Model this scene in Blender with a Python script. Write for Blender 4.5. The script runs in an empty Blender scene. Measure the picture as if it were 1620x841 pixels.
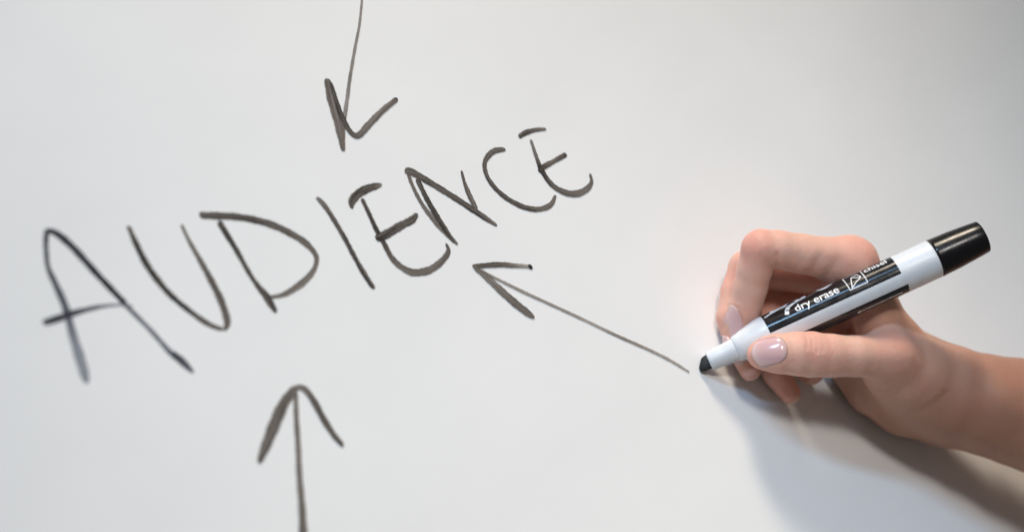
import bpy, bmesh, math, random
import numpy as np
from mathutils import Vector, Matrix

random.seed(4); np.random.seed(4)
scene = bpy.context.scene
COL = scene.collection
MM = 0.001
# World frame: the whiteboard's writing face is the plane y = 0 (it looks towards -y), z is up, x runs along the
# board, the origin is the spot the marker nib touches.  Tables below are millimetres in that frame.

# ============================================================ camera
CAM = [-0.50364, -0.48228, 0.02458]
ROT = [[0.64716, 0.34873, -0.67791], [-0.5456, -0.4092, -0.73135], [-0.53245, 0.84317, -0.07455]]
LENS = 60.0

cam_data = bpy.data.cameras.new('camera')
cam_data.lens = LENS
cam_data.sensor_width = 36
cam_data.clip_start = 0.02
cam_data.clip_end = 30
cam_data.dof.use_dof = True
cam_data.dof.focus_distance = 0.670
cam_data.dof.aperture_fstop = 5.0
cam = bpy.data.objects.new('camera', cam_data)
COL.objects.link(cam)
cam.matrix_world = Matrix.Translation(CAM) @ Matrix(ROT).to_4x4()
scene.camera = cam

# ============================================================ world and lamps
world = bpy.data.worlds.new('World'); scene.world = world
world.use_nodes = True
bg = world.node_tree.nodes['Background']
bg.inputs['Color'].default_value = (1.0, 0.96, 0.91, 1)
bg.inputs['Strength'].default_value = 0.125

def area_lamp(name, direction, dist, sx, sy, power, color, target=(0.0, 0.0, 0.0), long_axis=None, spread=180):
    ld = bpy.data.lights.new(name, 'AREA')
    ld.shape = 'RECTANGLE'; ld.size = sx; ld.size_y = sy; ld.energy = power; ld.color = color; ld.spread = math.radians(spread)
    o = bpy.data.objects.new(name, ld); COL.objects.link(o)
    d = Vector(direction).normalized(); t = Vector(target)
    z = d                                    # lamp shines along its local -z
    x = Vector(long_axis) if long_axis else Vector((1, 0, 0))
    x = (x - z * x.dot(z)).normalized(); y = z.cross(x)
    m = Matrix((x, y, z)).transposed().to_4x4(); m.translation = t + d * dist
    o.matrix_world = m
    return o
area_lamp('warm_ceiling_lamp', (0.20, -0.47, 0.86), 2.2, 0.75, 1.1, 1.95, (1.0, 0.87, 0.70), target=(-0.03, 0, -0.02), long_axis=(0.83, -0.54, -0.12), spread=19)
area_lamp('cool_window_lamp', (-0.42, -0.58, 0.70), 2.2, 2.0, 0.15, 1.65, (0.42, 0.68, 1.0), target=(-0.09, 0, 0.0), long_axis=(0.83, -0.54, -0.12), spread=28)
area_lamp('room_window_lamp', (-0.27, -0.90, 0.34), 2.6, 0.5, 0.75, 0.43, (1.0, 0.955, 0.91), target=(-0.06, 0, 0.05), long_axis=(0.83, -0.54, -0.12), spread=12)  # added unseen front lamp: brightens thumb and marker, pools light mid-board

scene.view_settings.view_transform = 'Standard'
scene.view_settings.look = 'None'
scene.view_settings.exposure = 0.1
scene.view_settings.gamma = 1.0
scene.render.engine = 'CYCLES'

# ============================================================ measured tables
SIGHT = [0.7808, 0.6231, -0.0447]
STROKES = {'A': [('s',
        [[-221.85, 156.31, 1.45, 0.95], [-224.3, 152.91, 1.87, 0.95], [-226.35, 149.38, 1.69, 0.9], [-228.73, 144.33, 1.74, 0.95], [-229.54, 138.42, 2.45, 0.8],
         [-230.68, 130.52, 2.85, 0.75], [-233.35, 121.91, 3.03, 0.55], [-235.59, 113.78, 3.88, 0.42], [-236.85, 109.28, 3.66, 0.4], [-238.13, 104.92, 1.93, 0.5]]),
       ('s',
        [[-223.64, 154.59, 1.2, 1], [-221.93, 155.37, 1.99, 1], [-219.67, 153.62, 2.67, 1], [-217.12, 147.09, 2.89, 1], [-214.64, 135.8, 2.65, 1],
         [-211.9, 124.86, 2.41, 1], [-211.15, 121.36, 1.93, 0.7], [-208.51, 111.63, 1.93, 0.62], [-206.63, 102.47, 2.18, 0.66], [-205.83, 100.88, 2.9, 0.9],
         [-204.26, 97.23, 2.91, 0.8], [-202.99, 92.72, 1.7, 0.7]]),
       ('s',
        [[-240.48, 128.37, 2.48, 0.95], [-234.81, 127.78, 2.49, 0.95], [-229.45, 127.35, 2.1, 0.9], [-220.89, 125.93, 1.51, 0.8], [-214.37, 123.96, 1.0, 0.55],
         [-209.28, 121.28, 0.68, 0.4]])],
 'C': [('s',
        [[-25.81, 116.4, 1.9, 0.7], [-31.08, 117.54, 2.59, 0.7], [-35.54, 116.91, 2.4, 0.72], [-40.11, 114.41, 2.18, 0.8], [-42.53, 109.07, 2.37, 0.85],
         [-41.74, 102.55, 2.59, 0.88], [-38.57, 96.6, 2.63, 0.85], [-33.27, 91.28, 2.72, 0.8], [-27.03, 88.38, 2.42, 0.75], [-20.86, 88.13, 2.29, 0.7],
         [-15.78, 90.57, 1.2, 0.7]])],
 'D': [('s',
        [[-168.33, 140.64, 2.92, 0.85], [-162.39, 138.05, 3.07, 0.85], [-155.29, 134.88, 3.01, 0.85], [-148.67, 130.81, 3.12, 0.85], [-143.17, 126.25, 3.24, 0.82],
         [-138.92, 121.26, 3.05, 0.8], [-135.88, 116.56, 3.13, 0.78], [-134.62, 112.03, 2.56, 0.75], [-135.37, 108.96, 2.02, 0.7], [-138.92, 106.06, 2.05, 0.65],
         [-144.35, 104.08, 2.67, 0.62], [-149.89, 103.12, 2.66, 0.62], [-155.77, 102.88, 2.03, 0.65], [-160.89, 104.02, 1.38, 0.7]]),
       ('s',
        [[-162.76, 135.98, 2.93, 0.9], [-162.75, 130.77, 2.66, 0.9], [-162.77, 124.01, 2.38, 0.9], [-163.22, 115.37, 2.12, 0.9], [-162.95, 109.04, 2.4, 0.9],
         [-162.28, 105.39, 3.47, 0.9], [-162.29, 102.03, 2.92, 0.9], [-162.21, 98.38, 2.13, 0.9]])],
 'E': [('s',
        [[-109.32, 120.48, 1.84, 0.8], [-107.57, 122.84, 3.12, 0.8], [-103.09, 124.46, 3.5, 0.88], [-98.17, 124.83, 3.35, 0.9], [-94.25, 124.46, 2.95, 0.88],
         [-90.73, 123.98, 1.24, 0.6]]),
       ('s',
        [[-102.67, 122.35, 2.09, 0.85], [-103.58, 116.03, 2.08, 0.85], [-104.58, 110.04, 2.39, 0.9], [-105.01, 103.84, 2.4, 0.9], [-105.54, 97.7, 2.72, 0.85],
         [-104.17, 93.11, 2.98, 0.8], [-101.11, 89.38, 3.22, 0.75], [-95.17, 87.32, 3.17, 0.72], [-89.07, 87.31, 2.84, 0.72], [-82.83, 88.82, 2.41, 0.75],
         [-79.98, 90.63, 1.95, 0.8], [-79.37, 93.22, 1.24, 0.85]]),
       ('s', [[-107.29, 106.42, 3.31, 0.95], [-101.4, 106.27, 3.54, 0.9], [-93.69, 106.84, 3.32, 0.85], [-87.59, 106.97, 3.09, 0.82], [-83.52, 108.2, 1.91, 0.8]])],
 'F': [('s', [[-15.77, 118.57, 2.06, 0.85], [-10.83, 118.96, 2.37, 0.85], [-4.83, 118.23, 1.94, 0.75], [0.26, 116.72, 1.44, 0.7]]),
       ('s',
        [[-10.7, 115.54, 1.56, 0.65], [-13.16, 108.47, 2.08, 0.7], [-14.6, 103.2, 2.86, 0.95], [-14.82, 97.19, 2.92, 0.85], [-12.64, 92.11, 3.06, 0.8],
         [-7.22, 87.91, 3.19, 0.75], [-0.28, 86.81, 2.86, 0.72], [5.73, 88.4, 2.0, 0.75], [8.04, 92.04, 1.35, 0.8]]),
       ('s', [[-16.68, 102.15, 2.56, 1], [-12.67, 103.1, 2.56, 0.9], [-5.93, 103.38, 2.08, 0.75], [2.4, 103.73, 2.35, 0.9]])],
 'I': [('s',
        [[-120.39, 129.69, 2.08, 0.65], [-119.44, 126.04, 2.52, 0.75], [-119.15, 120.74, 2.35, 0.85], [-119.39, 112.1, 2.33, 0.9], [-120.19, 102.73, 2.32, 0.9],
         [-120.46, 95.4, 2.62, 0.9], [-120.27, 90.17, 2.04, 0.9]])],
 'N': [('s',
        [[-76.37, 124.3, 1.83, 0.65], [-77.99, 119.46, 1.87, 0.7], [-78.97, 111.56, 2.07, 0.7], [-78.38, 104.2, 2.57, 0.68], [-76.96, 98.09, 2.89, 0.65],
         [-74.65, 90.74, 1.61, 0.6]]),
       ('s', [[-74.27, 120.65, 2.53, 0.95], [-75.43, 112.77, 2.54, 0.95], [-75.9, 105.8, 2.88, 0.95], [-75.88, 97.66, 2.57, 0.9], [-75.41, 91.91, 1.61, 0.8]]),
       ('s',
        [[-77.9, 124.58, 2.35, 0.7], [-75.01, 123.8, 3.64, 0.8], [-69.1, 116.12, 3.16, 0.85], [-63.1, 107.48, 3.04, 0.85], [-57.84, 99.35, 3.07, 0.85],
         [-54.28, 93.76, 2.59, 0.75], [-52.04, 90.37, 1.46, 0.65]]),
       ('s', [[-52.48, 116.02, 1.1, 0.8], [-54.69, 110.69, 1.92, 0.8], [-56.07, 104.79, 2.78, 0.75], [-56.64, 99.46, 1.98, 0.75]])],
 'U': [('s',
        [[-194.95, 146.89, 1.69, 0.85], [-195.95, 140.26, 2.42, 0.95], [-196.66, 133.04, 2.69, 0.95], [-196.36, 127.17, 2.73, 0.95], [-195.06, 119.98, 2.51, 0.95],
         [-191.94, 112.05, 2.26, 0.9], [-188.31, 105.21, 2.24, 0.85], [-184.58, 101.3, 1.72, 0.8]]),
       ('s',
        [[-176.61, 140.15, 1.27, 0.6], [-177.4, 133.8, 1.78, 0.65], [-177.69, 127.14, 2.3, 0.7], [-178.18, 118.54, 2.79, 0.75], [-178.93, 111.23, 3.01, 0.8],
         [-180.59, 104.85, 2.93, 0.8], [-182.01, 102.18, 2.48, 0.8], [-184.41, 100.72, 1.29, 0.8]])],
 'arrow1': [('shaft',
             [[-45.67, 198.26, 1.1, 0.5], [-48.68, 194.93, 1.1, 0.5], [-57.1, 185.5, 1.21, 0.5], [-64.32, 178.57, 1.32, 0.5], [-74.67, 168.29, 1.57, 0.5],
              [-83.73, 158.75, 1.69, 0.52], [-91.27, 150.79, 1.96, 0.6], [-97.72, 142.91, 2.09, 0.65]]),
            ('barb',
             [[-85.99, 169.83, 3.15, 0.75], [-89.41, 162.39, 4.03, 0.72], [-92.28, 154.84, 3.75, 0.68], [-95.37, 147.14, 3.4, 0.66], [-98.15, 141.65, 1.95, 0.7]]),
            ('barb',
             [[-85.39, 167.91, 1.48, 0.9], [-89.07, 157.14, 2.38, 0.92], [-90.34, 150.47, 2.62, 0.92], [-90.06, 146.68, 2.55, 0.88], [-88.79, 145.09, 2.46, 0.8],
              [-86.42, 145.1, 2.61, 0.72], [-80.83, 147.14, 2.74, 0.65], [-71.16, 150.13, 2.53, 0.65], [-63.41, 151.86, 2.19, 0.7], [-60.84, 152.46, 1.71, 0.98]])],
 'arrow2': [('shaft',
             [[-172.84, 70.95, 1.92, 0.6], [-178.13, 63.13, 2.15, 0.6], [-183.24, 54.86, 2.26, 0.62], [-189.28, 45.49, 2.48, 0.66], [-194.8, 36.17, 2.81, 0.7],
              [-199.12, 29.34, 3.26, 0.75], [-201.35, 25.45, 3.26, 0.75]]),
            ('barb',
             [[-170.96, 72.35, 1.94, 0.62], [-174.16, 71.57, 3.02, 0.65], [-179.4, 69.51, 3.92, 0.72], [-185.4, 65.88, 4.38, 0.76], [-192.07, 61.44, 3.81, 0.78],
              [-197.79, 57.64, 2.6, 0.8], [-199.7, 56.15, 1.31, 0.9]]),
            ('barb',
             [[-174.84, 72.65, 1.31, 0.62], [-171.49, 72.22, 1.81, 0.62], [-169.07, 70.45, 2.58, 0.65], [-168.43, 65.57, 2.87, 0.78], [-168.85, 58.66, 2.86, 0.8],
              [-168.75, 52.37, 2.6, 0.8], [-168.06, 48.39, 2.08, 0.85], [-168.0, 46.83, 1.3, 1]])],
 'arrow3': [('shaft',
             [[-73.45, 79.43, 1.65, 0.6], [-67.19, 72.36, 1.36, 0.5], [-59.38, 63.2, 1.51, 0.52], [-51.15, 54.28, 1.37, 0.52], [-40.04, 42.09, 1.38, 0.52],
              [-28.88, 29.51, 1.39, 0.52], [-18.35, 18.36, 1.41, 0.5], [-11.48, 10.37, 1.45, 0.48], [-5.46, 1.76, 1.15, 0.42]]),
            ('barb',
             [[-74.33, 80.82, 1.55, 0.72], [-68.9, 78.97, 2.08, 0.78], [-61.86, 76.49, 2.26, 0.8], [-55.95, 73.62, 2.05, 0.7], [-51.32, 71.41, 1.66, 0.5],
              [-48.45, 69.78, 1.68, 0.6]]),
            ('barb', [[-49.57, 70.98, 1.42, 1], [-48.83, 70.03, 2.04, 1], [-48.15, 69.22, 1.25, 1]]),
            ('barb',
             [[-73.84, 80.3, 2.2, 0.68], [-71.49, 75.76, 3.18, 0.7], [-69.04, 68.85, 3.68, 0.7], [-66.07, 61.33, 3.83, 0.66], [-63.43, 55.9, 3.64, 0.66],
              [-61.3, 52.1, 1.57, 0.68]])]}
HAND = {'index': [[62.93, -45.05, 3.83, 10.2], [54.23, -43.16, 10.79, 8.6], [45.01, -40.8, 17.86, 7.9], [36.96, -38.13, 24.58, 7.6], [31.8, -35.12, 28.47, 7.7],
           [29.77, -28.55, 22.79, 7.0], [28.21, -22.43, 17.22, 6.9], [25.89, -16.27, 11.31, 6.7], [23.72, -11.11, 7.27, 5.8], [21.73, -8.33, 4.8, 4.4]],
 'middle': [[76.02, -30.59, -2.14, 10.0], [59.01, -23.01, 11.14, 8.0], [40.8, -15.7, 24.43, 7.8], [32.96, -11.23, 18.34, 7.0], [25.6, -7.71, 10.46, 6.6],
            [21.06, -6.54, 0.07, 5.6], [18.48, -7.12, -10.96, 4.7]],
 'pinky': [[80.12, -7.74, -22.13, 8.2], [69.51, -6.74, -16.0, 7.0], [56.84, -6.58, -9.67, 6.4], [48.23, -6.74, -16.93, 6.0], [45.86, -7.53, -21.22, 5.7],
           [46.11, -9.93, -26.75, 5.0]],
 'ring': [[84.98, -14.73, -11.26, 9.5], [67.41, -10.42, -1.06, 7.8], [49.97, -8.11, 7.52, 7.4], [40.24, -7.12, -0.99, 6.8], [32.93, -7.05, -8.9, 6.3],
          [30.85, -6.9, -18.4, 5.6], [30.9, -7.28, -28.46, 4.3]],
 'thumb': [[56.76, -41.96, -37.47, 9.2], [40.18, -38.48, -28.11, 8.3], [30.93, -35.29, -22.22, 8.7], [25.41, -33.3, -18.39, 9.1], [19.58, -31.05, -14.32, 8.7],
           [14.61, -28.18, -10.66, 7.9], [11.8, -25.13, -8.35, 6.8], [10.41, -23.26, -7.35, 5.4]]}
PALM = [[[62.93, -45.05, 3.83, 10.2], [68.74, -38.47, -19.67, 9.0], [77.18, -33.51, -51.19, 12.5]],
 [[76.02, -30.59, -2.14, 10.0], [80.2, -27.98, -25.53, 10.5], [85.91, -27.39, -56.4, 13.5]],
 [[84.98, -14.73, -11.26, 9.5], [88.27, -18.23, -33.67, 11.0], [94.51, -21.35, -59.76, 14.0]],
 [[80.12, -7.74, -22.13, 8.2], [85.18, -11.74, -42.33, 11.0], [96.07, -16.98, -63.17, 14.0]],
 [[56.76, -41.96, -37.47, 9.2], [68.64, -36.73, -49.25, 14.5], [79.17, -31.89, -58.32, 17.0]],
 [[68.52, -10.98, -32.44, 9.2], [71.59, -13.79, -46.2, 12.6], [79.83, -16.03, -58.96, 14.5], [91.26, -20.23, -68.03, 15.0]],
 [[69.34, -39.4, -16.01, 8.0], [62.45, -37.16, -29.01, 9.0]], [[58.45, -33.59, -41.04, 10.0], [72.4, -28.8, -53.85, 14.0]],
 [[73.28, -20.67, -34.39, 12.0], [80.89, -26.15, -49.75, 16.0]]]
FORE = [[[81.46, -32.54, -59.34, 16.5], [86.14, -36.21, -65.9, 17.5], [94.19, -41.23, -76.51, 18.0], [109.53, -48.29, -93.02, 21.5], [153.23, -66.02, -142.08, 32.0]],
 [[95.58, -19.09, -64.79, 15.5], [100.57, -23.08, -71.06, 16.5], [110.12, -28.2, -80.93, 17.5], [127.48, -34.32, -98.22, 21.0], [175.01, -51.33, -148.92, 32.0]],
 [[91.11, -28.38, -67.19, 18.0], [118.37, -41.14, -95.95, 22.0]]]
NAILS = [['thumb', [14.92, -30.5, -10.78], [4.75, -24.38, -5.27], [-0.608, -0.762, 0.221], 11.2],
 ['index', [23.34, -16.1, 12.8], [16.33, -8.71, 3.97], [-0.877, -0.007, 0.481], 8.0],
 ['middle', [19.59, -5.1, 5.97], [12.92, -5.66, -8.38], [-0.868, 0.425, 0.258], 8.0]]
CREASES = [[[[29.06, -42.95, 23.01], [28.68, -42.4, 21.04], [28.32, -40.48, 18.82]], 0.85, 0.4],
 [[[38.41, -31.97, -35.66], [41.15, -33.93, -41.39], [44.69, -36.76, -45.75], [51.19, -37.0, -48.9]], 0.7, 0.4],
 [[[42.17, -42.86, 10.12], [44.64, -45.26, 11.26], [46.18, -46.8, 12.31]], 1.8, 0.26], [[[47.17, -41.47, 4.75], [48.49, -45.61, 6.47], [52.07, -49.03, 7.58]], 2.2, 0.3],
 [[[21.17, -41.73, -11.16], [20.78, -41.11, -13.67], [19.57, -39.75, -16.06]], 0.7, 0.22],
 [[[22.29, -42.61, -12.65], [21.73, -41.8, -15.58], [20.36, -40.29, -17.84]], 0.7, 0.22],
 [[[19.69, -40.36, -11.07], [19.31, -39.82, -13.02], [18.45, -38.86, -14.58]], 0.7, 0.18],
 [[[23.4, -43.43, -14.69], [22.85, -42.68, -17.06], [21.81, -41.52, -19.04]], 0.7, 0.15],
 [[[61.23, -29.89, -62.36], [65.27, -37.68, -62.86], [69.49, -44.41, -62.13]], 1.4, 0.2],
 [[[22.84, -27.3, 19.91], [22.86, -28.45, 17.54], [24.85, -28.73, 15.66]], 0.8, 0.2],
 [[[21.8, -26.19, 18.46], [21.91, -27.44, 16.31], [23.89, -27.72, 14.43]], 0.7, 0.15],
 [[[25.44, -39.48, 35.2], [24.07, -38.03, 33.47], [23.45, -35.86, 31.19]], 0.7, 0.2],
 [[[25.99, -41.3, 34.67], [24.37, -39.61, 32.87], [23.66, -37.34, 30.38]], 0.7, 0.18],
 [[[27.13, -42.26, 33.73], [25.51, -40.57, 31.93], [25.15, -38.65, 29.72]], 0.7, 0.14]]
FLUSH = [[25.72, -38.03, 31.9, 11.0], [63.29, -52.49, 6.49, 13.0], [26.39, -35.23, -15.05, 11.0], [12.72, -21.96, -7.52, 13.0], [16.96, -10.72, 4.62, 12.0],
 [14.04, -5.46, -6.98, 12.0], [25.06, -7.01, -24.99, 14.0], [33.98, -9.49, 25.58, 12.0], [57.55, -24.15, 8.69, 22.0], [54.67, -47.22, -33.97, 12.0]]
MK = {'L': 127.06,
 'T': [0.46, -0.595, 1.65],
 'a': [0.73878, -0.66025, -0.13517],
 'c': [-0.66399, -0.74742, 0.02181],
 's': {'cap': 105.3,
       'ch0': 76.43,
       'ch1': 86.32,
       'cone': 29.91,
       'dry0': 44.0,
       'dry1': 62.98,
       'end': 127.63,
       'ex0': 31.91,
       'ex1': 63.01,
       'fine0': 67.36,
       'fine1': 86.25,
       'ic0': 67.52,
       'ic1': 75.34,
       'lab0': 31.12,
       'lab1': 88.96,
       'neck0': 5.05,
       'neck1': 16.65,
       'nib': 5.05,
       'sw0': 40.26,
       'sw1': 55.57},
 'u': [0.11542, -0.07364, 0.99058]}

# ============================================================ helpers
def material(name):
    m = bpy.data.materials.new(name); m.use_nodes = True
    nt = m.node_tree
    return m, nt, nt.nodes['Principled BSDF'], nt.nodes['Material Output']
def node(nt, kind, **inp):
    n = nt.nodes.new(kind)
    for k, v in inp.items():
        if k in n.inputs: n.inputs[k].default_value = v
        else: setattr(n, k, v)
    return n
def ramp(nt, stops):
    r = nt.nodes.new('ShaderNodeValToRGB')
    e = r.color_ramp.elements
    while len(e) < len(stops): e.new(0.5)
    for el, (p, c) in zip(e, stops):
        el.position = p; el.color = c if len(c) == 4 else (*c, 1)
    return r
def math_node(nt, op, a, b=None, clamp=False):
    n = nt.nodes.new('ShaderNodeMath'); n.operation = op; n.use_clamp = clamp
    for i, v in enumerate((a, b)):
        if v is None: continue
        if hasattr(v, 'links'): nt.links.new(v, n.inputs[i])
        else: n.inputs[i].default_value = v
    return n.outputs[0]
def mesh_object(name, verts, faces, mat, parent=None, smooth=True):
    me = bpy.data.meshes.new(name)
    me.from_pydata([tuple(map(float, v)) for v in verts], [], faces)
    me.materials.append(mat); me.update()
    if smooth:
        for p in me.polygons: p.use_smooth = True
    o = bpy.data.objects.new(name, me); COL.objects.link(o)
    if parent: o.parent = parent
    return o
def bm_object(name, bm, mat, parent=None, smooth=False):
    me = bpy.data.meshes.new(name); bm.to_mesh(me); bm.free()
    me.materials.append(mat)
    for p in me.polygons: p.use_smooth = smooth
    o = bpy.data.objects.new(name, me); COL.objects.link(o)
    if parent: o.parent = parent
    return o
def empty(name, parent=None):
    o = bpy.data.objects.new(name, None); COL.objects.link(o); o.empty_display_size = 0.02
    if parent: o.parent = parent
    return o

# ============================================================ materials
# glossy white enamel of the board with the faint haze that wiping leaves
M_BOARD, nt, bs, out = material('whiteboard_enamel')
tc = node(nt, 'ShaderNodeTexCoord')
mp = node(nt, 'ShaderNodeMapping'); mp.inputs['Scale'].default_value = (5, 5, 9); mp.inputs['Rotation'].default_value = (0, 0.5, 0)
nt.links.new(tc.outputs['Object'], mp.inputs['Vector'])
n1 = node(nt, 'ShaderNodeTexNoise', Scale=1.6, Detail=5.0, Roughness=0.6)
nt.links.new(mp.outputs['Vector'], n1.inputs['Vector'])
r1 = ramp(nt, [(0.3, (0.785, 0.785, 0.780)), (0.7, (0.825, 0.825, 0.82))])
nt.links.new(n1.outputs['Fac'], r1.inputs['Fac']); nt.links.new(r1.outputs['Color'], bs.inputs['Base Color'])
rr = ramp(nt, [(0.3, (0.36,) * 3), (0.7, (0.48,) * 3)])
nt.links.new(n1.outputs['Fac'], rr.inputs['Fac']); nt.links.new(rr.outputs['Color'], bs.inputs['Roughness'])
bs.inputs['Specular IOR Level'].default_value = 0.28
n2 = node(nt, 'ShaderNodeTexNoise', Scale=14.0, Detail=3.0)
nt.links.new(tc.outputs['Object'], n2.inputs['Vector'])
bp = node(nt, 'ShaderNodeBump', Strength=0.03, Distance=0.001)
nt.links.new(n2.outputs['Fac'], bp.inputs['Height']); nt.links.new(bp.outputs['Normal'], bs.inputs['Normal'])

# dry-erase ink: streaky, thin where the nib ran dry, a little darker along its rims
INK_RAMP = {'brown': [(0.30, (0.33, 0.295, 0.262)), (0.60, (0.195, 0.168, 0.146)), (0.84, (0.105, 0.089, 0.077)), (1.0, (0.026, 0.023, 0.022))],
            'blue': [(0.30, (0.30, 0.32, 0.37)), (0.60, (0.155, 0.165, 0.20)), (0.84, (0.062, 0.066, 0.082)), (1.0, (0.016, 0.018, 0.025))]}
def ink(tint):
    m, nt, bs, out = material('dry_erase_ink')
    uv = node(nt, 'ShaderNodeUVMap'); uv.uv_map = 'stroke'
    sep = node(nt, 'ShaderNodeSeparateXYZ'); nt.links.new(uv.outputs['UV'], sep.inputs['Vector'])
    den = node(nt, 'ShaderNodeAttribute'); den.attribute_name = 'ink_density'
    mp = node(nt, 'ShaderNodeMapping'); mp.inputs['Scale'].default_value = (0.05, 4.5, 1)
    nt.links.new(uv.outputs['UV'], mp.inputs['Vector'])
    streak = node(nt, 'ShaderNodeTexNoise', Scale=1.0, Detail=4.0, Roughness=0.65)
    nt.links.new(mp.outputs['Vector'], streak.inputs['Vector'])
    tc = node(nt, 'ShaderNodeTexCoord')
    grain = node(nt, 'ShaderNodeTexNoise', Scale=900.0, Detail=2.0); nt.links.new(tc.outputs['Object'], grain.inputs['Vector'])
    edge = math_node(nt, 'MULTIPLY', math_node(nt, 'ABSOLUTE', math_node(nt, 'SUBTRACT', sep.outputs['Y'], 0.5)), 2.0)   # 0 middle, 1 rim
    rim = math_node(nt, 'POWER', edge, 4.0)
    s0 = math_node(nt, 'SUBTRACT', streak.outputs['Fac'], 0.5)
    g0 = math_node(nt, 'SUBTRACT', grain.outputs['Fac'], 0.5)
    film = math_node(nt, 'ADD', den.outputs['Fac'], math_node(nt, 'MULTIPLY', s0, 1.25))
    film = math_node(nt, 'ADD', film, math_node(nt, 'MULTIPLY', g0, 0.25))
    film = math_node(nt, 'ADD', film, math_node(nt, 'MULTIPLY', rim, 0.12))
    cr = ramp(nt, INK_RAMP[tint])
    nt.links.new(film, cr.inputs['Fac']); nt.links.new(cr.outputs['Color'], bs.inputs['Base Color'])
    bs.inputs['Roughness'].default_value = 0.42
    tr = node(nt, 'ShaderNodeBsdfTransparent')
    mix = node(nt, 'ShaderNodeMixShader')
    fade = math_node(nt, 'SUBTRACT', 1.0, math_node(nt, 'POWER', edge, 9.0))           # the ink thins out on its very rim
    al = math_node(nt, 'MULTIPLY', math_node(nt, 'ADD', math_node(nt, 'MULTIPLY', film, 0.85), 0.32, True), fade, True)
    nt.links.new(al, mix.inputs[0]); nt.links.new(tr.outputs[0], mix.inputs[1]); nt.links.new(bs.outputs[0], mix.inputs[2])
    nt.links.new(mix.outputs[0], out.inputs['Surface'])
    return m
M_INK = ink('brown'); M_INK_BLUE = ink('blue')      # bluish reflection and lens fringe put into the first letter's ink colour

# skin
M_SKIN, nt, bs, out = material('skin')
tc = node(nt, 'ShaderNodeTexCoord')
fl = node(nt, 'ShaderNodeAttribute'); fl.attribute_name = 'flush'
mot = node(nt, 'ShaderNodeTexNoise', Scale=120.0, Detail=4.0, Roughness=0.6); nt.links.new(tc.outputs['Object'], mot.inputs['Vector'])
big = node(nt, 'ShaderNodeTexNoise', Scale=30.0, Detail=2.0); nt.links.new(tc.outputs['Object'], big.inputs['Vector'])
f1 = math_node(nt, 'ADD', math_node(nt, 'MULTIPLY', fl.outputs['Fac'], 0.5), math_node(nt, 'MULTIPLY', math_node(nt, 'SUBTRACT', mot.outputs['Fac'], 0.5), 0.55))
f1 = math_node(nt, 'ADD', f1, math_node(nt, 'MULTIPLY', math_node(nt, 'SUBTRACT', big.outputs['Fac'], 0.35), 0.5), True)
cr = ramp(nt, [(0.0, (0.73, 0.445, 0.345)), (0.5, (0.71, 0.375, 0.290)), (1.0, (0.66, 0.275, 0.218))])
forearm_shade = node(nt, 'ShaderNodeAttribute'); forearm_shade.attribute_name = 'tan'          # shade on the forearm put into the skin colour, darker towards the wrist
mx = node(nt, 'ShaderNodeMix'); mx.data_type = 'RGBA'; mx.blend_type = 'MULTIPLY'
nt.links.new(forearm_shade.outputs['Fac'], mx.inputs[0]); nt.links.new(f1, cr.inputs['Fac']); nt.links.new(cr.outputs['Color'], mx.inputs[6])
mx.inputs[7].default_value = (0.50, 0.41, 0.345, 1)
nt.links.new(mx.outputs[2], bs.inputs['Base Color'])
bs.inputs['Roughness'].default_value = 0.52; bs.inputs['Specular IOR Level'].default_value = 0.35
bs.inputs['Subsurface Weight'].default_value = 0.5
bs.inputs['Subsurface Radius'].default_value = (1.0, 0.36, 0.2)
bs.inputs['Subsurface Scale'].default_value = 0.003
vor = node(nt, 'ShaderNodeTexVoronoi', Scale=800.0); vor.feature = 'DISTANCE_TO_EDGE'
wob = node(nt, 'ShaderNodeTexNoise', Scale=300.0, Detail=3.0); nt.links.new(tc.outputs['Object'], wob.inputs['Vector'])
vm = node(nt, 'ShaderNodeVectorMath'); vm.operation = 'MULTIPLY_ADD'
nt.links.new(wob.outputs['Color'], vm.inputs[0]); vm.inputs[1].default_value = (0.002,) * 3; nt.links.new(tc.outputs['Object'], vm.inputs[2])
nt.links.new(vm.outputs[0], vor.inputs['Vector'])
hsum = math_node(nt, 'ADD', math_node(nt, 'MULTIPLY', vor.outputs['Distance'], 0.6), wob.outputs['Fac'])
bp = node(nt, 'ShaderNodeBump', Strength=0.42, Distance=0.0005)
nt.links.new(hsum, bp.inputs['Height']); nt.links.new(bp.outputs['Normal'], bs.inputs['Normal'])

# nails
M_NAIL, nt, bs, out = material('polished_nail')
at = node(nt, 'ShaderNodeAttribute'); at.attribute_name = 'nail_length'
cr = ramp(nt, [(0.0, (0.68, 0.45, 0.41)), (0.2, (0.68, 0.405, 0.40)), (0.80, (0.69, 0.41, 0.405)), (0.92, (0.69, 0.47, 0.44)), (1.0, (0.70, 0.50, 0.47))])
nt.links.new(at.outputs['Fac'], cr.inputs['Fac']); nt.links.new(cr.outputs['Color'], bs.inputs['Base Color'])
bs.inputs['Roughness'].default_value = 0.22
bs.inputs['Subsurface Weight'].default_value = 0.15; bs.inputs['Subsurface Scale'].default_value = 0.0015
bs.inputs['Coat Weight'].default_value = 0.6; bs.inputs['Coat Roughness'].default_value = 0.125

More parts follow.
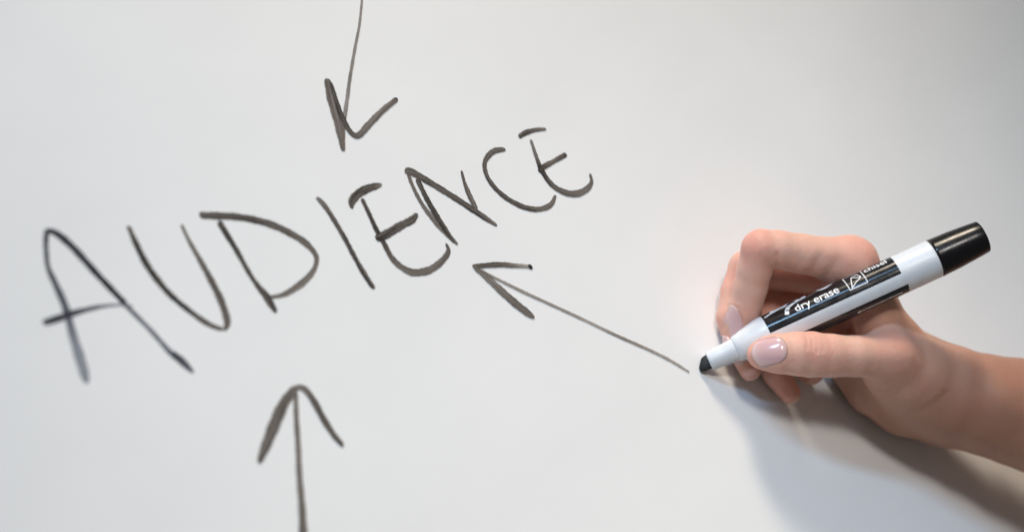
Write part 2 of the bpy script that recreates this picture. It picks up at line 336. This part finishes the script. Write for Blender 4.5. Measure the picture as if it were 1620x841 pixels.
def plastic(name, col, rough, spec=0.5, scuff=0.06):
    m, nt, bs, out = material(name)
    tc = node(nt, 'ShaderNodeTexCoord')
    n = node(nt, 'ShaderNodeTexNoise', Scale=260.0, Detail=4.0); nt.links.new(tc.outputs['Object'], n.inputs['Vector'])
    r = ramp(nt, [(0.3, (max(rough - scuff, 0.02),) * 3), (0.7, (rough + scuff,) * 3)])
    nt.links.new(n.outputs['Fac'], r.inputs['Fac']); nt.links.new(r.outputs['Color'], bs.inputs['Roughness'])
    c2 = tuple(c * 0.93 for c in col)
    r2 = ramp(nt, [(0.35, col), (0.75, c2)])
    nt.links.new(n.outputs['Fac'], r2.inputs['Fac']); nt.links.new(r2.outputs['Color'], bs.inputs['Base Color'])
    bs.inputs['Specular IOR Level'].default_value = spec
    return m
M_WHITE = plastic('white_barrel_plastic', (0.70, 0.72, 0.745), 0.32)
M_BLACK = plastic('black_label_print', (0.010, 0.010, 0.012), 0.15, 0.6, 0.04)
M_CAP = plastic('black_cap_plastic', (0.006, 0.006, 0.007), 0.26, 0.32, 0.05)
M_PRINT = plastic('white_label_print', (0.86, 0.87, 0.88), 0.40)
M_NIB, nt, bs, out = material('inked_felt')
n = node(nt, 'ShaderNodeTexNoise', Scale=1800.0, Detail=3.0)
tc = node(nt, 'ShaderNodeTexCoord'); nt.links.new(tc.outputs['Object'], n.inputs['Vector'])
cr = ramp(nt, [(0.3, (0.010, 0.012, 0.014)), (0.8, (0.035, 0.038, 0.042))]); nt.links.new(n.outputs['Fac'], cr.inputs['Fac'])
nt.links.new(cr.outputs['Color'], bs.inputs['Base Color']); bs.inputs['Roughness'].default_value = 0.75
bp = node(nt, 'ShaderNodeBump', Strength=0.6, Distance=0.0003); nt.links.new(n.outputs['Fac'], bp.inputs['Height']); nt.links.new(bp.outputs['Normal'], bs.inputs['Normal'])

# ============================================================ whiteboard and its writing
bm = bmesh.new()
bmesh.ops.create_cube(bm, size=1.0)
for v in bm.verts:
    v.co.x *= 2.4; v.co.y = v.co.y * 0.014 + 0.007; v.co.z *= 1.2
bmesh.ops.bevel(bm, geom=bm.edges[:], offset=0.002, segments=2, affect='EDGES')
board = bm_object('whiteboard', bm, M_BOARD)
board['label'] = 'glossy white dry-erase board with AUDIENCE and three arrows drawn on it'
board['category'] = 'whiteboard'

def catmull(ctrl, step=0.5):
    c = np.array(ctrl, float); c = np.vstack([2 * c[0] - c[1], c, 2 * c[-1] - c[-2]])
    out = []
    for i in range(1, len(c) - 2):
        p0, p1, p2, p3 = c[i - 1], c[i], c[i + 1], c[i + 2]
        n = max(2, int(np.hypot(*(p2 - p1)[:2]) / step))
        for t in np.arange(n) / n:
            out.append(0.5 * ((2 * p1) + (p2 - p0) * t + (2 * p0 - 5 * p1 + 4 * p2 - p3) * t ** 2 + (3 * p1 - p0 - 3 * p2 + p3) * t ** 3))
    out.append(c[-2]); return np.array(out)
LAYER = [0]
def ribbons(name, strokes, parent, mat=None):
    V, Fc, UV, DEN = [], [], [], []
    NV = 6
    for ctrl in strokes:
        LAYER[0] += 1
        h = 0.06 + 0.012 * LAYER[0]
        c = catmull(ctrl); n = len(c)
        d = np.gradient(c[:, :2], axis=0); d /= np.linalg.norm(d, axis=1)[:, None] + 1e-9
        nrm = np.stack([-d[:, 1], d[:, 0]], 1)
        L = np.concatenate([[0], np.cumsum(np.hypot(*np.diff(c[:, :2], axis=0).T))])
        ph = random.random() * 50
        w = np.maximum(c[:, 2], 0.35) * (1 + 0.05 * np.sin(L * 0.9 + ph) + 0.04 * np.sin(L * 2.3 + 2 * ph))
        endd = np.minimum(L, L[-1] - L)
        w *= np.clip(0.45 + 0.55 * np.sqrt(np.clip(endd / (0.45 * w), 0, 1)), 0, 1)      # rounded nib ends
        base = len(V); skew = random.uniform(-0.25, 0.25)
        for i in range(n):
            for j in range(NV):
                v = j / (NV - 1)
                lead = skew * (v - 0.5) * w[i]
                p = c[i, :2] + nrm[i] * (v - 0.5) * w[i] + d[i] * lead
                V.append((p[0] * MM, -h * MM, p[1] * MM)); UV.append((L[i] + ph * 7, v + ph)); DEN.append(c[i, 3])
        for i in range(n - 1):
            for j in range(NV - 1):
                a = base + i * NV + j
                Fc.append((a, a + 1, a + NV + 1, a + NV))
    o = mesh_object(name, V, Fc, mat or M_INK, parent)
    me = o.data
    lay = me.uv_layers.new(name='stroke')
    vi = np.zeros(len(me.loops), int); me.loops.foreach_get('vertex_index', vi)
    uv = np.array(UV); uv[:, 1] = uv[:, 1] % 1e9
    uvl = uv[vi].copy(); 
    # keep v in 0..1 for the rim while the streak phase rides on u
    uvl[:, 1] = np.array([(k % NV) / (NV - 1) for k in vi])
    lay.data.foreach_set('uv', uvl.astype(np.float32).ravel())
    at = me.attributes.new('ink_density', 'FLOAT', 'POINT'); at.data.foreach_set('value', np.array(DEN, np.float32))
    return o
for key, ch in zip('AUDIENCF', 'AUDIENCE'):
    o = ribbons('letter', [s[1] for s in STROKES[key]], board, M_INK_BLUE if key == 'A' else None)
    o['label'] = 'handwritten capital letter %s in black marker ink' % ch
ARROWS = [('arrow1', 'ink arrow pointing down at the word'), ('arrow2', 'ink arrow pointing up at the word'), ('arrow3', 'ink arrow pointing from the marker nib to the word')]
for key, lab in ARROWS:
    e = empty('arrow', board); e['label'] = lab
    for nm, s in STROKES[key]:
        ribbons(nm, [s], e)

# ============================================================ marker (local x along the barrel, y up its side, z to the label face)
Tm = np.array(MK['T']); a_, c_, u_ = (np.array(MK[k]) for k in 'acu')
marker = empty('marker_pen')
mw = Matrix(((a_[0], u_[0], c_[0]), (a_[1], u_[1], c_[1]), (a_[2], u_[2], c_[2]))).to_4x4()
mw.translation = Vector(Tm * MM); marker.matrix_world = mw
marker['label'] = 'white chisel-tip dry-erase marker with black label and black end cap, held in the hand'
marker['category'] = 'marker'
ms = MK['s']; R0 = 8.0
def lathe(name, prof, mat, parent, seg=64, close=True):
    V, Fc = [], []
    for (x, r) in prof:
        for k in range(seg):
            t = 2 * math.pi * k / seg
            V.append((x * MM, r * math.sin(t) * MM, r * math.cos(t) * MM))
    for i in range(len(prof) - 1):
        for k in range(seg):
            Fc.append((i * seg + k, i * seg + (k + 1) % seg, (i + 1) * seg + (k + 1) % seg, (i + 1) * seg + k))
    if close:
        Fc.append(tuple(range(seg))[::-1]); Fc.append(tuple((len(prof) - 1) * seg + k for k in range(seg)))
    o = mesh_object(name, V, Fc, mat, parent)
    bm = bmesh.new(); bm.from_mesh(o.data); bmesh.ops.recalc_face_normals(bm, faces=bm.faces[:]); bm.to_mesh(o.data); bm.free()
    return o
n0, n1_, cn, cp, L_ = ms['neck0'], ms['neck1'], ms['cone'], ms['cap'], MK['L']
lathe('nib_holder', [(n0 - 0.6, 3.2), (n0 - 0.1, 3.75), (n0 + 0.4, 3.95), (n0 + 4, 4.25), (n1_ - 0.5, 4.65), (n1_ - 0.1, 4.8), (n1_ + 0.2, 5.1)], M_WHITE, marker)
lathe('barrel', [(n1_ - 0.2, 4.9), (n1_ + 0.15, 5.25), (n1_ + 2.0, 5.7), (n1_ + 4.5, 6.35), (cn - 4.0, 7.35), (cn - 1.5, 7.85), (cn, R0), (cn + 3, R0), (60, R0), (cp - 1.2, R0), (cp - 0.25, R0), (cp - 0.02, 7.75), (cp, 7.4)], M_WHITE, marker)
lathe('end_cap', [(cp + 0.0, 7.2), (cp + 0.06, 7.75), (cp + 0.35, 8.02), (cp + 1.2, 8.02), (cp + 9, 7.75), (L_ - 4, 7.1), (L_ - 0.6, 6.78), (L_ - 0.2, 6.66), (L_ - 0.05, 6.45), (L_, 6.1)], M_CAP, marker)
# chisel nib
bm = bmesh.new()
prof = [(n0 + 0.4, 2.9), (n0 - 1.4, 2.9), (n0 - 2.6, 2.5), (n0 - 4.9, -0.4), (n0 - 5.2, -1.5), (n0 - 4.6, -2.5), (n0 - 3.2, -2.9), (n0 + 0.4, -2.9)]
def nib_w(x): return 1.15 + 1.1 * min(1, max(0, (x - (n0 - 5.2)) / 4.5))
fr = [bm.verts.new((x * MM, y * MM, nib_w(x) * MM)) for x, y in prof]
bk = [bm.verts.new((x * MM, y * MM, -nib_w(x) * MM)) for x, y in prof]
bm.faces.new(fr); bm.faces.new(bk[::-1])
for i in range(len(prof)):
    j = (i + 1) % len(prof); bm.faces.new((fr[j], fr[i], bk[i], bk[j]))
bmesh.ops.recalc_face_normals(bm, faces=bm.faces[:])
bmesh.ops.bevel(bm, geom=bm.edges[:], offset=0.22 * MM, segments=2, affect='EDGES')
bm_object('nib', bm, M_NIB, marker, True)

def wrap(x, phi, r):   # phi in radians, + is up
    return (x * MM, r * math.sin(phi) * MM, r * math.cos(phi) * MM)
def patch(name, x0, x1, p0, p1, r, mat, parent, nx=24):
    npn = max(2, int(abs(p1 - p0) / 3.0)); V, Fc = [], []
    for i in range(nx + 1):
        for j in range(npn + 1):
            V.append(wrap(x0 + (x1 - x0) * i / nx, math.radians(p0 + (p1 - p0) * j / npn), r))
    for i in range(nx):
        for j in range(npn):
            q = i * (npn + 1) + j; Fc.append((q, q + npn + 1, q + npn + 2, q + 1))
    return mesh_object(name, V, Fc, mat, parent)
label_up = patch('label_band', ms['lab0'], ms['lab1'], 1, 172, R0 + 0.05, M_BLACK, marker)
label_lo = patch('label_band', ms['lab0'], ms['lab1'] + 1.0, -37, -150, R0 + 0.05, M_BLACK, marker)

def wrap_bm(bm, name, x0, phi0, r, parent, cell=0.35):
    """flat artwork in mm (x along, y up) laid round the barrel"""
    ys = [v.co.y for v in bm.verts]; y = min(ys) + cell
    while y < max(ys):
        bmesh.ops.bisect_plane(bm, geom=bm.verts[:] + bm.edges[:] + bm.faces[:], plane_co=(0, y, 0), plane_no=(0, 1, 0)); y += cell
    for v in bm.verts:
        v.co = wrap(x0 + v.co.x, math.radians(phi0) + v.co.y / R0, r)
    return bm_object(name, bm, M_PRINT, parent)
def lettering(text, name, x0, x1, phi0, height, parent, r=R0 + 0.09, bold=0.0, shear=0.0):
    cu = bpy.data.curves.new('t', 'FONT'); cu.body = text; cu.size = 1; cu.offset = bold; cu.shear = shear; cu.resolution_u = 6
    ob = bpy.data.objects.new('t', cu); COL.objects.link(ob)
    dg = bpy.context.evaluated_depsgraph_get(); dg.update()
    me = bpy.data.meshes.new_from_object(ob.evaluated_get(dg))
    bpy.data.objects.remove(ob); bpy.data.curves.remove(cu)
    bm = bmesh.new(); bm.from_mesh(me); bpy.data.meshes.remove(me)
    xs = [v.co.x for v in bm.verts]
    sx = (x1 - x0) / (max(xs) - min(xs)); sy = height / 0.7
    for v in bm.verts: v.co.x = (v.co.x - min(xs)) * sx; v.co.y *= sy; v.co.z = 0
    return wrap_bm(bm, name, x0, phi0, r, parent)
def line_art(polys, name, x0, phi0, parent, w, r=R0 + 0.09):
    bm = bmesh.new()
    for pl in polys:
        wd = w if len(pl[0]) == 2 else None
        for p, q in zip(pl[:-1], pl[1:]):
            pw, qw = (w, w) if wd else (p[2], q[2])
            d = Vector((q[0] - p[0], q[1] - p[1])).normalized(); n = Vector((-d.y, d.x))
            e = d * 0.5 * min(pw, qw) * 0.6
            pts = [(p[0] + n.x * pw / 2 - e.x, p[1] + n.y * pw / 2 - e.y), (p[0] - n.x * pw / 2 - e.x, p[1] - n.y * pw / 2 - e.y),
                   (q[0] - n.x * qw / 2 + e.x, q[1] - n.y * qw / 2 + e.y), (q[0] + n.x * qw / 2 + e.x, q[1] + n.y * qw / 2 + e.y)]
            bm.faces.new([bm.verts.new((x, y, 0)) for x, y in pts])
    return wrap_bm(bm, name, x0, phi0, r, parent)
lettering('dry erase', 'lettering', ms['dry0'] + 0.4, ms['dry1'] + 0.6, 26, 3.5, label_up, bold=0.008, r=R0 + 0.13)
lettering('chisel', 'lettering', ms['ch0'], ms['ch1'], 53, 3.0, label_up, bold=0.008)
lettering('EXPO', 'lettering', ms['ex0'] + 3, ms['ex1'] + 1.5, 68, 9.5, label_up, bold=0.03, shear=0.15, r=R0 + 0.10)
# the broad white swoosh that runs down from the logo
sw = [(0.0, 0.0, 1.7), (0.7, 1.5, 1.7), (2.0, 3.0, 1.6), (5.0, 4.2, 1.3), (9.5, 5.0, 1.0)]
line_art([sw], 'swoosh', ms['sw0'] + 0.4, 34, label_up, 1.5, r=R0 + 0.11)
line_art([[(0, 0, .7), (3, 0.9, 1.0), (8, 2.0, 1.1)]], 'swoosh', ms['ex0'] + 0.3, 56, label_up, 0.8, r=R0 + 0.12)
# chisel icon in a box
wI = ms['ic1'] - ms['ic0']
line_art([[(0, 0), (wI, 0), (wI, wI), (0, wI), (0, 0)], [(1.2, 0.5), (3.0, 5.6), (5.6, 6.2), (6.6, 3.6), (3.8, 2.2), (1.2, 0.5)], [(3.0, 5.6), (4.9, 4.2), (6.6, 3.6)]],
         'chisel_icon', ms['ic0'], 18, label_up, 0.34)
# the line of print too small to read on the lower band
tiny = []; x = 1.6
while x < ms['fine1'] - ms['fine0']:
    w = random.uniform(0.25, 0.8); tiny.append([(x, 0.1), (x + w, 0.1 + random.uniform(-.05, .05))]); x += w + random.uniform(0.3, 0.5)
line_art([[(0, 0, 1.1), (1.0, 0, 1.1)]] + tiny, 'fine_print', ms['fine0'], -60, label_lo, 0.55)

# ============================================================ hand
# The hand is grown as ONE skin: tapered bones and pads blended into a distance field, meshed on a fine grid.
def cone_d(p, A, B):
    pa = p - A[:3]; ba = B[:3] - A[:3]
    t = np.clip((pa @ ba) / (ba @ ba), 0, 1)
    return np.linalg.norm(pa - t[:, None] * ba, axis=1) - (A[3] + (B[3] - A[3]) * t)
def smin(a, b, k):
    h = np.clip(0.5 + 0.5 * (b - a) / k, 0, 1)
    return b + (a - b) * h - k * h * (1 - h)
def chain(p, pts, k):
    pts = [np.array(q, np.float32) for q in pts]; d = None
    for A, B in zip(pts[:-1], pts[1:]):
        e = cone_d(p, A, B); d = e if d is None else smin(d, e, k)
    return d
def sdf(p):
    p = p.astype(np.float32)
    f = None
    for s in PALM:
        e = chain(p, s, 2.0); f = e if f is None else smin(f, e, 5.0)
    for s in FORE:
        f = smin(f, chain(p, s, 4.0), 9.0)
    for nm in ('middle', 'ring', 'pinky', 'index', 'thumb'):
        e = chain(p, HAND[nm], 1.2)
        d = np.linalg.norm(p - np.array(HAND[nm][0][:3], np.float32), axis=1)
        k = 0.7 + 5.5 * np.clip((26 - d) / 12, 0, 1)
        f = smin(f, e, k)
    return f
def sdf_c(p, n=200000):
    return np.concatenate([sdf(p[i:i + n]) for i in range(0, len(p), n)])
def grad(p, e=0.25):
    f0 = sdf_c(p)
    g = np.stack([sdf_c(p + np.eye(3)[i] * e) - f0 for i in range(3)], 1)
    return g / (np.linalg.norm(g, axis=1)[:, None] + 1e-9)

allc = np.array([q for s in PALM + FORE + list(HAND.values()) for q in s])
lo = (allc[:, :3] - allc[:, 3:] - 4).min(0); hi = (allc[:, :3] + allc[:, 3:] + 4).max(0)
hi[1] = min(hi[1], 3.0)
h = 0.72; CF = 4
nc = np.ceil((hi - lo) / (h * CF)).astype(int) + 2
gc = np.stack(np.meshgrid(*[np.arange(n) for n in nc], indexing='ij'), -1).reshape(-1, 3)
fc = sdf_c(lo + (gc + 0.5) * h * CF - h * 0.5).reshape(nc)
nf = nc * CF
F3 = np.repeat(np.repeat(np.repeat(np.where(fc < 0, -50, 50).astype(np.float32), CF, 0), CF, 1), CF, 2)
near = np.repeat(np.repeat(np.repeat(np.abs(fc) < h * CF + 0.6, CF, 0), CF, 1), CF, 2)
ix = np.argwhere(near)
F3[near] = sdf_c(lo + ix * h)
def surface_nets(f):
    ins = f < 0
    sl = lambda i: slice(0, -1) if i == 0 else slice(1, None)
    cnt = np.zeros(tuple(n - 1 for n in f.shape), np.int8)
    for i in (0, 1):
        for j in (0, 1):
            for k in (0, 1): cnt += ins[sl(i), sl(j), sl(k)]
    cells = np.argwhere((cnt > 0) & (cnt < 8))
    idx = -np.ones(cnt.shape, np.int64); idx[tuple(cells.T)] = np.arange(len(cells))
    acc = np.zeros((len(cells), 3)); num = np.zeros(len(cells))
    cor = [(i, j, k) for i in (0, 1) for j in (0, 1) for k in (0, 1)]
    for A in cor:
        for ax in range(3):
            if A[ax]: continue
            B = list(A); B[ax] = 1
            va = f[tuple((cells + A).T)]; vb = f[tuple((cells + B).T)]
            m = (va < 0) != (vb < 0)
            t = np.clip(va[m] / (va[m] - vb[m]), 0.02, 0.98)
            pt = np.tile(np.array(A, float), (m.sum(), 1)); pt[:, ax] = t
            acc[m] += pt; num[m] += 1
    V = cells + acc / num[:, None]
    quads = []
    for ax in range(3):
        b, c = (ax + 1) % 3, (ax + 2) % 3
        s0 = [slice(None)] * 3; s1 = [slice(None)] * 3; s0[ax] = slice(0, -1); s1[ax] = slice(1, None)
        ed = ins[tuple(s0)] != ins[tuple(s1)]
        e = np.argwhere(ed); e = e[(e[:, b] > 0) & (e[:, c] > 0) & (e[:, b] < f.shape[b] - 1) & (e[:, c] < f.shape[c] - 1)]
        ob = np.zeros(3, int); ob[b] = 1; oc = np.zeros(3, int); oc[c] = 1
        q = np.stack([idx[tuple((e - ob - oc).T)], idx[tuple((e - oc).T)], idx[tuple(e.T)], idx[tuple((e - ob).T)]], 1)
        fl = ~ins[tuple(e.T)]
        q[fl] = q[fl][:, ::-1]; quads.append(q)
    Q = np.concatenate(quads); Q = Q[(Q >= 0).all(1)]
    return V, Q
V, Q = surface_nets(F3)
V = lo + V * h
for _ in range(2):                                  # settle the vertices on the exact surface
    V = V - grad(V) * sdf_c(V)[:, None] * 0.9
NRM = grad(V)
# folds of the skin
def seg_dist(p, poly):
    d = np.full(len(p), 1e9)
    for a, b in zip(poly[:-1], poly[1:]):
        pa = p - a; ba = b - a; t = np.clip((pa @ ba) / (ba @ ba), 0, 1)
        d = np.minimum(d, np.linalg.norm(pa - t[:, None] * ba, axis=1))
    return d
def march(o, d, far=14.0):
    t = np.zeros(len(o))
    for _ in range(60):
        s = sdf_c(o + d * t[:, None]); t = np.minimum(t + s * 0.8, far)
    s = sdf_c(o + d * t[:, None]); return t, s < 0.15
disp = np.zeros(len(V))
for poly, w, dep in CREASES:
    pl = np.array(poly, float)
    pl = pl - np.array(SIGHT) * 20
    tt, _ok = march(pl, np.array(SIGHT), 45.0); pl = pl + np.array(SIGHT) * tt[:, None]
    d = seg_dist(V, pl)
    disp -= dep * np.exp(-(d / w) ** 2) - 0.35 * dep * np.exp(-((d - 2.2 * w) / (1.1 * w)) ** 2)
# soft irregularity so that no finger is a perfect tube
ph = V * 0.16
disp += 0.16 * (np.sin(ph[:, 0] * 1.7 + 1.3 * np.sin(ph[:, 2])) * np.cos(ph[:, 1] * 2.1 + ph[:, 2] * 1.3))
# nails: march them on to the finger, sink the skin under them a little
nail_meshes = []
NU, NV = 13, 17
for nm, pb, pt, dr, w in NAILS:
    pb, pt, dr = (np.array(x, float) for x in (pb, pt, dr))
    ax = pt - pb; ln = np.linalg.norm(ax); ax /= ln
    dr -= ax * (dr @ ax); dr /= np.linalg.norm(dr); sd = np.cross(ax, dr)
    us = np.linspace(-1, 1, NU); vs = np.linspace(0, 1, NV)
    grid = np.zeros((NV, NU, 3)); hit = np.zeros((NV, NU), bool)
    for i, v in enumerate(vs):
        # outline: half-moon at the root, gently rounded free edge
        hw = w / 2 * (min(1, 0.72 + 1.4 * v) if v < 0.25 else 1.0) * (1 - 0.22 * max(0, (v - 0.72) / 0.28) ** 2)
        along = v * ln - (0.9 * (1 - v) ** 3 * 0) + np.zeros(NU)
        along = along + (1 - v) ** 2 * 1.2 * us ** 2 - v ** 2 * 2.2 * us ** 2
        o = pb + ax * along[:, None] + sd * (us * hw)[:, None] + dr * 7
        t, ok = march(o, -dr)
        grid[i] = o - dr * t[:, None]; hit[i] = ok
    for i in range(NV):
        for j in range(NU):
            if not hit[i, j] and i > 1:
                grid[i, j] = grid[i - 1, j] + (grid[i - 1, j] - grid[i - 2, j])
    # the plate's long profile is straighter than the flesh below it
    hgt = (grid - pb) @ dr
    cen = hgt[:, NU // 2]; A = np.polyfit(vs[2:-3], cen[2:-3], 2); smooth_c = np.polyval(A, vs)
    side = np.minimum(hgt - cen[:, None], 0) * 0.85
    side = np.maximum(side, -w * 0.30)
    hn = smooth_c[:, None] + side + 0.22 - 0.22 * np.clip(1 - vs / 0.12, 0, 1)[:, None]
    wb = np.clip(1 - vs / 0.22, 0, 1)[:, None] * np.ones(NU)[None]; wb = np.maximum(wb, np.clip((np.abs(us) - 0.72) / 0.28, 0, 1)[None] * (vs < 0.8)[:, None])
    wb = np.where(hit, wb, 0); hn = hn * (1 - wb) + (hgt + 0.04) * wb
    grid += dr * (hn - hgt)[:, :, None]
    nail_meshes.append((nm, grid, vs))
    rel = V - pb; va = rel @ ax / ln; ua = rel @ sd / (w / 2)
    onit = (va > -0.02) & (va < 1.02) & (np.abs(ua) < 1.0) & ((NRM @ dr) > 0.1) & (seg_dist(V, np.array([pb, pt])) < w)
    fold = np.exp(-((va + 0.06) / 0.06) ** 2) * (np.abs(ua) < 1.1) * ((NRM @ dr) > 0.3) * (seg_dist(V, np.array([pb, pt])) < w)
    disp += np.where(onit, -0.06, 0) + 0.14 * fold
V = V + NRM * disp[:, None]
V[:, 1] = np.minimum(V[:, 1], -0.1)                  # flesh flattens where it rests on the board
flush = np.zeros(len(V))
for x, y, z, r in FLUSH:
    flush = np.maximum(flush, np.exp(-(np.linalg.norm(V - np.array([x, y, z]), axis=1) / r) ** 2))
org = np.array(HAND['pinky'][-1][:3])
me = bpy.data.meshes.new('hand')
me.vertices.add(len(V)); me.vertices.foreach_set('co', ((V - org) * MM).astype(np.float32).ravel())
me.loops.add(len(Q) * 4); me.loops.foreach_set('vertex_index', Q.astype(np.int32).ravel())
me.polygons.add(len(Q)); me.polygons.foreach_set('loop_start', np.arange(0, len(Q) * 4, 4, dtype=np.int32))
me.update(calc_edges=True); me.validate()
me.polygons.foreach_set('use_smooth', np.ones(len(Q), bool))
at = me.attributes.new('flush', 'FLOAT', 'POINT'); at.data.foreach_set('value', flush.astype(np.float32))
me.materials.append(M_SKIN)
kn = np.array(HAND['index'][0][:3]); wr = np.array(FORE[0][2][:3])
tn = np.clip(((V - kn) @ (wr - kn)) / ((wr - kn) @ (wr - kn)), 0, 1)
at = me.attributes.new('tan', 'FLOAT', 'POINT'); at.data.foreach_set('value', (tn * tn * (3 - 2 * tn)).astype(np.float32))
hand = bpy.data.objects.new('hand', me); COL.objects.link(hand)
hand.location = org * MM
hand['label'] = 'bare hand and forearm gripping the marker between thumb and fingers'
hand['category'] = 'hand'
for nm, grid, vs in nail_meshes:
    g = (grid.reshape(-1, 3) - org) * MM
    Fc = [(i * NU + j, i * NU + j + 1, (i + 1) * NU + j + 1, (i + 1) * NU + j) for i in range(NV - 1) for j in range(NU - 1)]
    o = mesh_object('fingernail', g, Fc, M_NAIL, hand)
    at = o.data.attributes.new('nail_length', 'FLOAT', 'POINT')
    at.data.foreach_set('value', np.repeat(vs, NU).astype(np.float32))
    bm = bmesh.new(); bm.from_mesh(o.data)
    dr = None
    bm.normal_update(); bm.to_mesh(o.data); bm.free()
    md = o.modifiers.new('thickness', 'SOLIDIFY'); md.thickness = 0.16 * MM; md.offset = 0
print('hand quads', len(Q))
